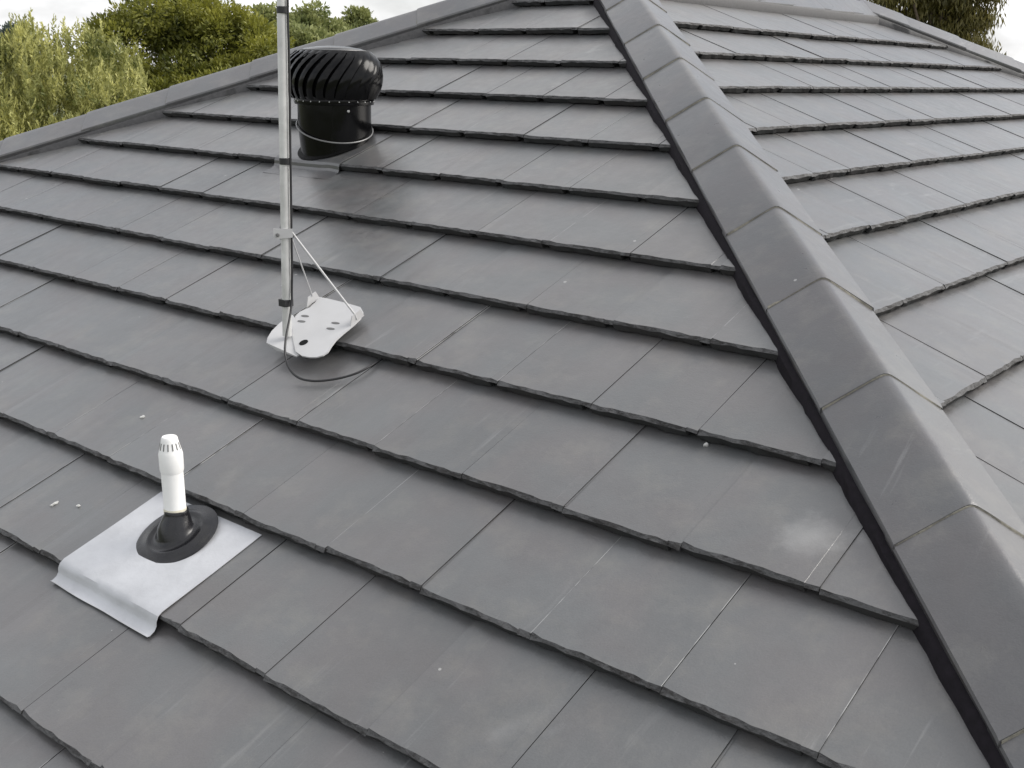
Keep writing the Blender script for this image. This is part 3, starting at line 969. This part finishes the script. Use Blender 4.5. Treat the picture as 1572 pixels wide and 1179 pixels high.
V, F_ = tube([s1, s1.lerp(e1, 0.96), e1, e1 - NA * 0.018], [0.0032, 0.0032, 0.0034, 0.003], 8)
part('stay', V, F_, mast, M_white, MI_, 60)
V, F_ = tube([s2, e2], 0.0022, 8)
part('stay', V, F_, mast, M_white, MI_, 60)
# cable and ties
cdir = rt * 0.0150 + view * 0.010
path = [mp_(2.6) + cdir, mp_(1.6) + cdir]
for i in range(26):
    h = 1.5 - i * 0.052
    wob = 0.003 * noise.noise(Vector((h * 5, 0, 3))) + 0.002
    path.append(mp_(h) + cdir + rt * wob)
path += [mp_(0.14) + cdir, mp_(0.09) + cdir + view * 0.006, PA(1.872, -4.175, 0.050), PA(1.915, -4.215, 0.020), PA(1.965, -4.232, 0.004), PA(2.02, -4.222, -0.003),
         PA(2.075, -4.190, -0.006), PA(2.11, -4.150, -0.010), PA(2.12, -4.115, -0.014), PA(2.122, -4.075, -0.021), PA(2.122, -4.02, -0.026)]
def smooth_path(P, it=2):
    P = [Vector(p) for p in P]
    for _ in range(it):
        Q = [P[0]]
        for a, b in zip(P[:-1], P[1:]): Q += [a.lerp(b, .25), a.lerp(b, .75)]
        Q.append(P[-1]); P = Q
    return P
V, F_ = tube(smooth_path(path), 0.0033, 8)
part('cable', V, F_, mast, M_cable, MI_, 60)
for h in (0.502, 0.905, 1.35):
    V, F_ = lathe([(0.0150, h - 0.009), (0.0165, h - 0.008), (0.0165, h + 0.008), (0.0150, h + 0.009)], 20, mp_(0) + cdir * 0.15)
    V = [p + Vector((lean.x * h, lean.y * h, 0)) for p in V]
    part('cable_tie', V, F_, mast, M_cable, MI_, 40)
V, F_ = box(0, 0, 0, 0.030, 0.030, 0.020)
V = [mp_(0.098) + Vector((p.x, p.y, p.z)) - rt * 0.002 for p in V]
part('cable_clip', V, F_, mast, M_cable, MI_)

# ------------------------------------------------------------------ litter on the tiles
def chip(u, v, sx, sy, seed, label, mat=M_chip, n0=None):
    rr = random.Random(seed)
    row = max([q for q in VA if q <= v]); n0 = -SLOPE * (v - row) + 0.003
    pts = []
    for i in range(9):
        a = 2 * math.pi * i / 9; r = rr.uniform(0.75, 1.15)
        pts.append(PA(u + sx * r * math.cos(a) * 0.8 + sy * 0.3 * math.sin(a), v + sy * r * math.sin(a), n0 + 0.003 * rr.random()))
    V, F_ = solid_poly(pts, NA, 0.004)
    o = link('paint_chip', mesh_from('paint_chip', V, F_), None, mat)
    o['label'] = label; o['category'] = 'paint chip'; o['group'] = 'pale chips lying on the tiles'
    return o
chip(1.587, -4.521, 0.0075, 0.007, 1, 'largest white paint chip, on the bare tile above the white vent pipe')
chip(1.672, -4.879, 0.004, 0.011, 2, 'long pale paint chip on the tile left of the metal flashing')
chip(1.750, -4.853, 0.005, 0.004, 3, 'small pale paint chip between the long chip and the metal flashing')
chip(3.165, -4.06, 0.006, 0.006, 4, 'white paint chip by a tile joint near the black strip of the near hip')

# ------------------------------------------------------------------ ground
ring = []
gv, gf = [], []
radii = [0, 12, 25, 60, 150, 500, 1500]
for r_ in radii:
    for j in range(48):
        t = 2 * math.pi * j / 48
        z = GZ + (0.6 * noise.noise(Vector((r_ * math.cos(t) * 0.02, r_ * math.sin(t) * 0.02, 0))) if r_ > 30 else 0)
        gv.append(Vector((r_ * math.cos(t), r_ * math.sin(t), z)))
for i in range(len(radii) - 1):
    for j in range(48):
        gf.append((i * 48 + j, (i + 1) * 48 + j, (i + 1) * 48 + (j + 1) % 48, i * 48 + (j + 1) % 48))
g = link('ground', mesh_from('ground', gv, gf), None, grass_mat()); g['kind'] = 'structure'


# ------------------------------------------------------------------ trees
def from_px(x, y, depth):
    """a world point seen at picture position x, y at this depth: used once to find where a tree stands"""
    return CAM + CF * depth + CR * ((x - 786) / 1716.5 * depth) - CU * ((y - 589.5) / 1716.5 * depth)


def leaf_batch(P, Dr, Nr, Ln, Wd):
    """arrays: base points, direction, normal-ish, length, width -> rhombic leaves (4 verts, bent)"""
    S = np.cross(Dr, Nr); S /= np.linalg.norm(S, axis=1)[:, None] + 1e-9
    Nn = np.cross(S, Dr)
    a = P
    b = P + Dr * (Ln * 0.45)[:, None] + S * (Wd * 0.5)[:, None] + Nn * (Ln * 0.05)[:, None]
    c = P + Dr * Ln[:, None] - Nn * (Ln * 0.08)[:, None]
    d = P + Dr * (Ln * 0.45)[:, None] - S * (Wd * 0.5)[:, None] + Nn * (Ln * 0.05)[:, None]
    V = np.stack([a, b, c, d], 1).reshape(-1, 3)
    return V


def unit(n):
    v_ = RNG.normal(size=(n, 3)); return v_ / np.linalg.norm(v_, axis=1)[:, None]


def build_leaves(name, V, tone, mat, parent, inv):
    n = len(V) // 4
    me = bpy.data.meshes.new(name)
    me.vertices.add(len(V)); me.vertices.foreach_set('co', V.astype(np.float32).ravel())
    me.loops.add(4 * n); me.loops.foreach_set('vertex_index', np.arange(4 * n, dtype=np.int32))
    me.polygons.add(n); me.polygons.foreach_set('loop_start', np.arange(0, 4 * n, 4, dtype=np.int32))
    me.polygons.foreach_set('loop_total', np.full(n, 4, dtype=np.int32))
    at = me.attributes.new('tone', 'FLOAT', 'POINT'); at.data.foreach_set('value', np.repeat(tone, 4).astype(np.float32))
    me.update(); me.validate()
    o = link(name, me, parent, mat); o.matrix_parent_inverse = inv
    return o


def trunk_mesh(base, top, r0, r1, limbs, rr):
    V, F_ = [], []
    def add(p, r, s=8):
        v_, f_ = tube(p, r, s); o = len(V); V.extend(v_); F_.extend([tuple(i + o for i in f) for f in f_])
    base = Vector(base); top = Vector(top)
    pts = [base.lerp(top, t) + Vector((rr.uniform(-.1, .1), rr.uniform(-.1, .1), 0)) * (1 if 0 < t < 1 else 0) for t in (0, .25, .5, .75, 1)]
    add(pts, [r0 + (r1 - r0) * i / 4 for i in range(5)], 10)
    for (e, t) in limbs:
        s = base.lerp(top, t); e = Vector(e); mid = s.lerp(e, .5) + Vector((rr.uniform(-.2, .2), rr.uniform(-.2, .2), 0.15))
        rs = (r0 + (r1 - r0) * t) * 0.5
        add([s, mid, e], [rs, rs * .6, rs * .2], 6)
    return V, F_


def tree(name, label, x_c, base_depth, crown_px, mat, kind, seed, group=None, leaf=(0.07, 0.03), clumps=120, per=150, clump_r=0.32, cat='tree', low=None, up=0.3):
    """crown_px: list of (x, y, r_px, depth offset) lobes in the picture that fix the outline of the crown; lobes become 3-D ellipsoids"""
    rr = random.Random(seed)
    mid = from_px(x_c, 107, base_depth)
    root = empty(name, (mid.x, mid.y, GZ), label, cat, group)
    inv = Matrix.Translation(-Vector(root.location))
    lobes = []
    for (x, y, r, dd) in crown_px:
        c = from_px(x, y, base_depth + dd); lobes.append((c, r / 1716.5 * (base_depth + dd)))
    VV, TT_ = [], []
    vols = np.array([l[1] ** 2 for l in lobes]); vols = vols / vols.sum()
    tips = []
    for (c, r), w in zip(lobes, vols):
        nc = max(3, int(clumps * w))
        for i in range(nc):
            d = unit(1)[0]
            if d[2] < -0.5 and rr.random() < 0.6: d[2] *= -1
            rad = r * (rr.uniform(0.80, 1.0) if rr.random() < 0.78 else rr.uniform(0.3, 0.8))
            cc = np.array(c) + d * rad * np.array([1, 1, 0.92])
            tips.append(Vector(cc))
            cr_ = clump_r * rr.uniform(0.55, 1.25)
            n = int(per * rr.uniform(0.7, 1.3))
            tone = rr.random() * 0.7 - 0.05
            if kind == 'shoot':
                k_ = max(2, n // 16)
                for s in range(k_):
                    b0 = cc + unit(1)[0] * cr_ * 0.8
                    ax = np.array([rr.gauss(0, .30), rr.gauss(0, .30), 1.0]); ax /= np.linalg.norm(ax)
                    hh = rr.uniform(0.5, 1.1) * clump_r * 1.5
                    m_ = 16
                    tt = np.linspace(0.05, 1, m_)
                    P = b0 + ax * (tt * hh)[:, None]
                    side = unit(m_); side -= ax * (side @ ax)[:, None]; side /= np.linalg.norm(side, axis=1)[:, None]
                    Dr = side * (0.75 - 0.35 * tt)[:, None] + ax * (0.55 + 0.5 * tt)[:, None]; Dr /= np.linalg.norm(Dr, axis=1)[:, None]
                    Ln = leaf[0] * RNG.uniform(0.7, 1.2, m_) * (1.1 - 0.4 * tt)
                    VV.append(leaf_batch(P, Dr, unit(m_), Ln, Ln * leaf[1] / leaf[0]))
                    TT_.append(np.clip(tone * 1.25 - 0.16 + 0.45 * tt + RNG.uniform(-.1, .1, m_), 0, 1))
            else:
                dd_ = unit(n)
                rad_ = cr_ * RNG.uniform(0.25, 1.0, n) ** 0.6
                P = cc + dd_ * rad_[:, None] * np.array([1, 1, 0.8])
                if kind == 'hang':
                    Dr = unit(n) * 0.45 + np.array([0, 0, -1.0])
                else:
                    Dr = dd_ * 0.8 + unit(n) * 0.6 + np.array([0, 0, up])
                Dr /= np.linalg.norm(Dr, axis=1)[:, None]
                Ln = leaf[0] * RNG.uniform(0.6, 1.3, n)
                VV.append(leaf_batch(P, Dr, unit(n), Ln, Ln * leaf[1] / leaf[0]))
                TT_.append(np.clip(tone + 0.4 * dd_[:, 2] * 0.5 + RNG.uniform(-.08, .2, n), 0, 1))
    V = np.concatenate(VV); T = np.concatenate(TT_)
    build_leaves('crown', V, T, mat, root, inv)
    top = sum((l[0] for l in lobes), Vector()) / len(lobes)
    limbs = [(rr.choice(tips), rr.uniform(.45, .95)) for _ in range(14)] + [(l[0], rr.uniform(.4, .9)) for l in lobes]
    h = top.z - GZ
    v_, f_ = trunk_mesh((mid.x, mid.y, GZ - .1), top, 0.03 * h + 0.05, 0.03, limbs, rr)
    t_ = link('trunk', mesh_from('trunk', v_, f_, None, 60), root, M_bark); t_.matrix_parent_inverse = inv
    return root


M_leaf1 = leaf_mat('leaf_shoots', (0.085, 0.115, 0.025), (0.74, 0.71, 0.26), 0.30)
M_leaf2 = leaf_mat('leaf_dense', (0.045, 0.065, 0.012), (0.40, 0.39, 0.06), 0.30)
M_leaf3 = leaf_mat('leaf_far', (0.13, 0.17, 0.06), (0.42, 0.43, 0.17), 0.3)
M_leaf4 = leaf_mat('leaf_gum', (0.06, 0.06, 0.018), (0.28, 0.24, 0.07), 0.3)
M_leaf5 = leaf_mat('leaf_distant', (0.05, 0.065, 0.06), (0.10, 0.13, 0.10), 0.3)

tree('leafy_bush', 'pale green bush of upright leafy shoots behind the left end of the far hip', 80, 12.6,
     [(62, 140, 92, 0.0), (125, 140, 86, 0.3), (20, 205, 115, 0.2), (35, 130, 60, 0.1), (175, 190, 75, -0.2), (90, 250, 150, 0.4), (-80, 250, 130, 0.2), (90, 380, 200, 0.3)], M_leaf1, 'shoot', 21,
     leaf=(0.062, 0.022), clumps=900, per=100, clump_r=0.16, cat='bush')
tree('bushy_tree', 'big dense olive green tree between the pale bush and the mast', 280, 17.5,
     [(262, 90, 95, 0), (340, 95, 92, 0.4), (205, 85, 66, 0.6), (175, 70, 36, 0.2), (160, 120, 50, 0.5), (300, 25, 75, 0.6), (232, 22, 55, 0.2), (352, 60, 50, 0.3), (392, 100, 62, 0.2), (200, 190, 90, 0), (330, 190, 110, 0), (260, 330, 190, 0.6)],
     M_leaf2, 'clump', 22, leaf=(0.075, 0.030), clumps=520, per=240, clump_r=0.28)
for i, (x, dep, lob, lab) in enumerate((
        (408, 44, [(412, 36, 26, 0), (398, 60, 26, 0), (428, 66, 24, 1), (410, 95, 40, 1)], 'tallest distant tree, rising left of the mast beyond the hip'),
        (478, 50, [(482, 32, 22, 0), (466, 52, 24, 0), (503, 50, 22, 1), (480, 85, 42, 0)], 'distant rounded tree between the mast and the turbine top'),
        (545, 54, [(545, 34, 18, 0), (560, 44, 15, 1), (530, 52, 20, 0), (545, 80, 32, 0)], 'small distant tree farthest right, above the far hip'),
        (440, 41, [(452, 75, 34, 0), (500, 84, 34, 0.5), (540, 80, 26, 0.5), (400, 90, 36, 0)], 'low sunlit distant tree under the taller distant ones'))):
    tree('distant_tree', lab, x, dep, lob, M_leaf3, 'clump', 30 + i, 'distant trees left of the turbine', leaf=(0.20, 0.10), clumps=90, per=90, clump_r=0.42)
tree('far_left_tree', 'dark bluish distant tree at the left picture edge behind the pale bush', 5, 60,
     [(8, 80, 22, 0), (30, 75, 30, 0), (-25, 95, 30, 0)], M_leaf5, 'clump', 41, leaf=(0.24, 0.12), clumps=90, per=90, clump_r=0.5)
tree('gum_tree', 'olive brown gum tree with drooping leaves beyond the far ridge at top right', 1420, 24,
     [(1380, -10, 40, 0), (1440, 0, 46, 0.3), (1487, -10, 42, 0), (1495, 40, 28, 0.2), (1430, -80, 70, 0), (1480, -90, 60, 0.5), (1360, -60, 50, 0), (1450, 60, 35, 0.5), (1500, 75, 18, 0)],
     M_leaf4, 'hang', 51, leaf=(0.15, 0.034), clumps=380, per=110, clump_r=0.34)
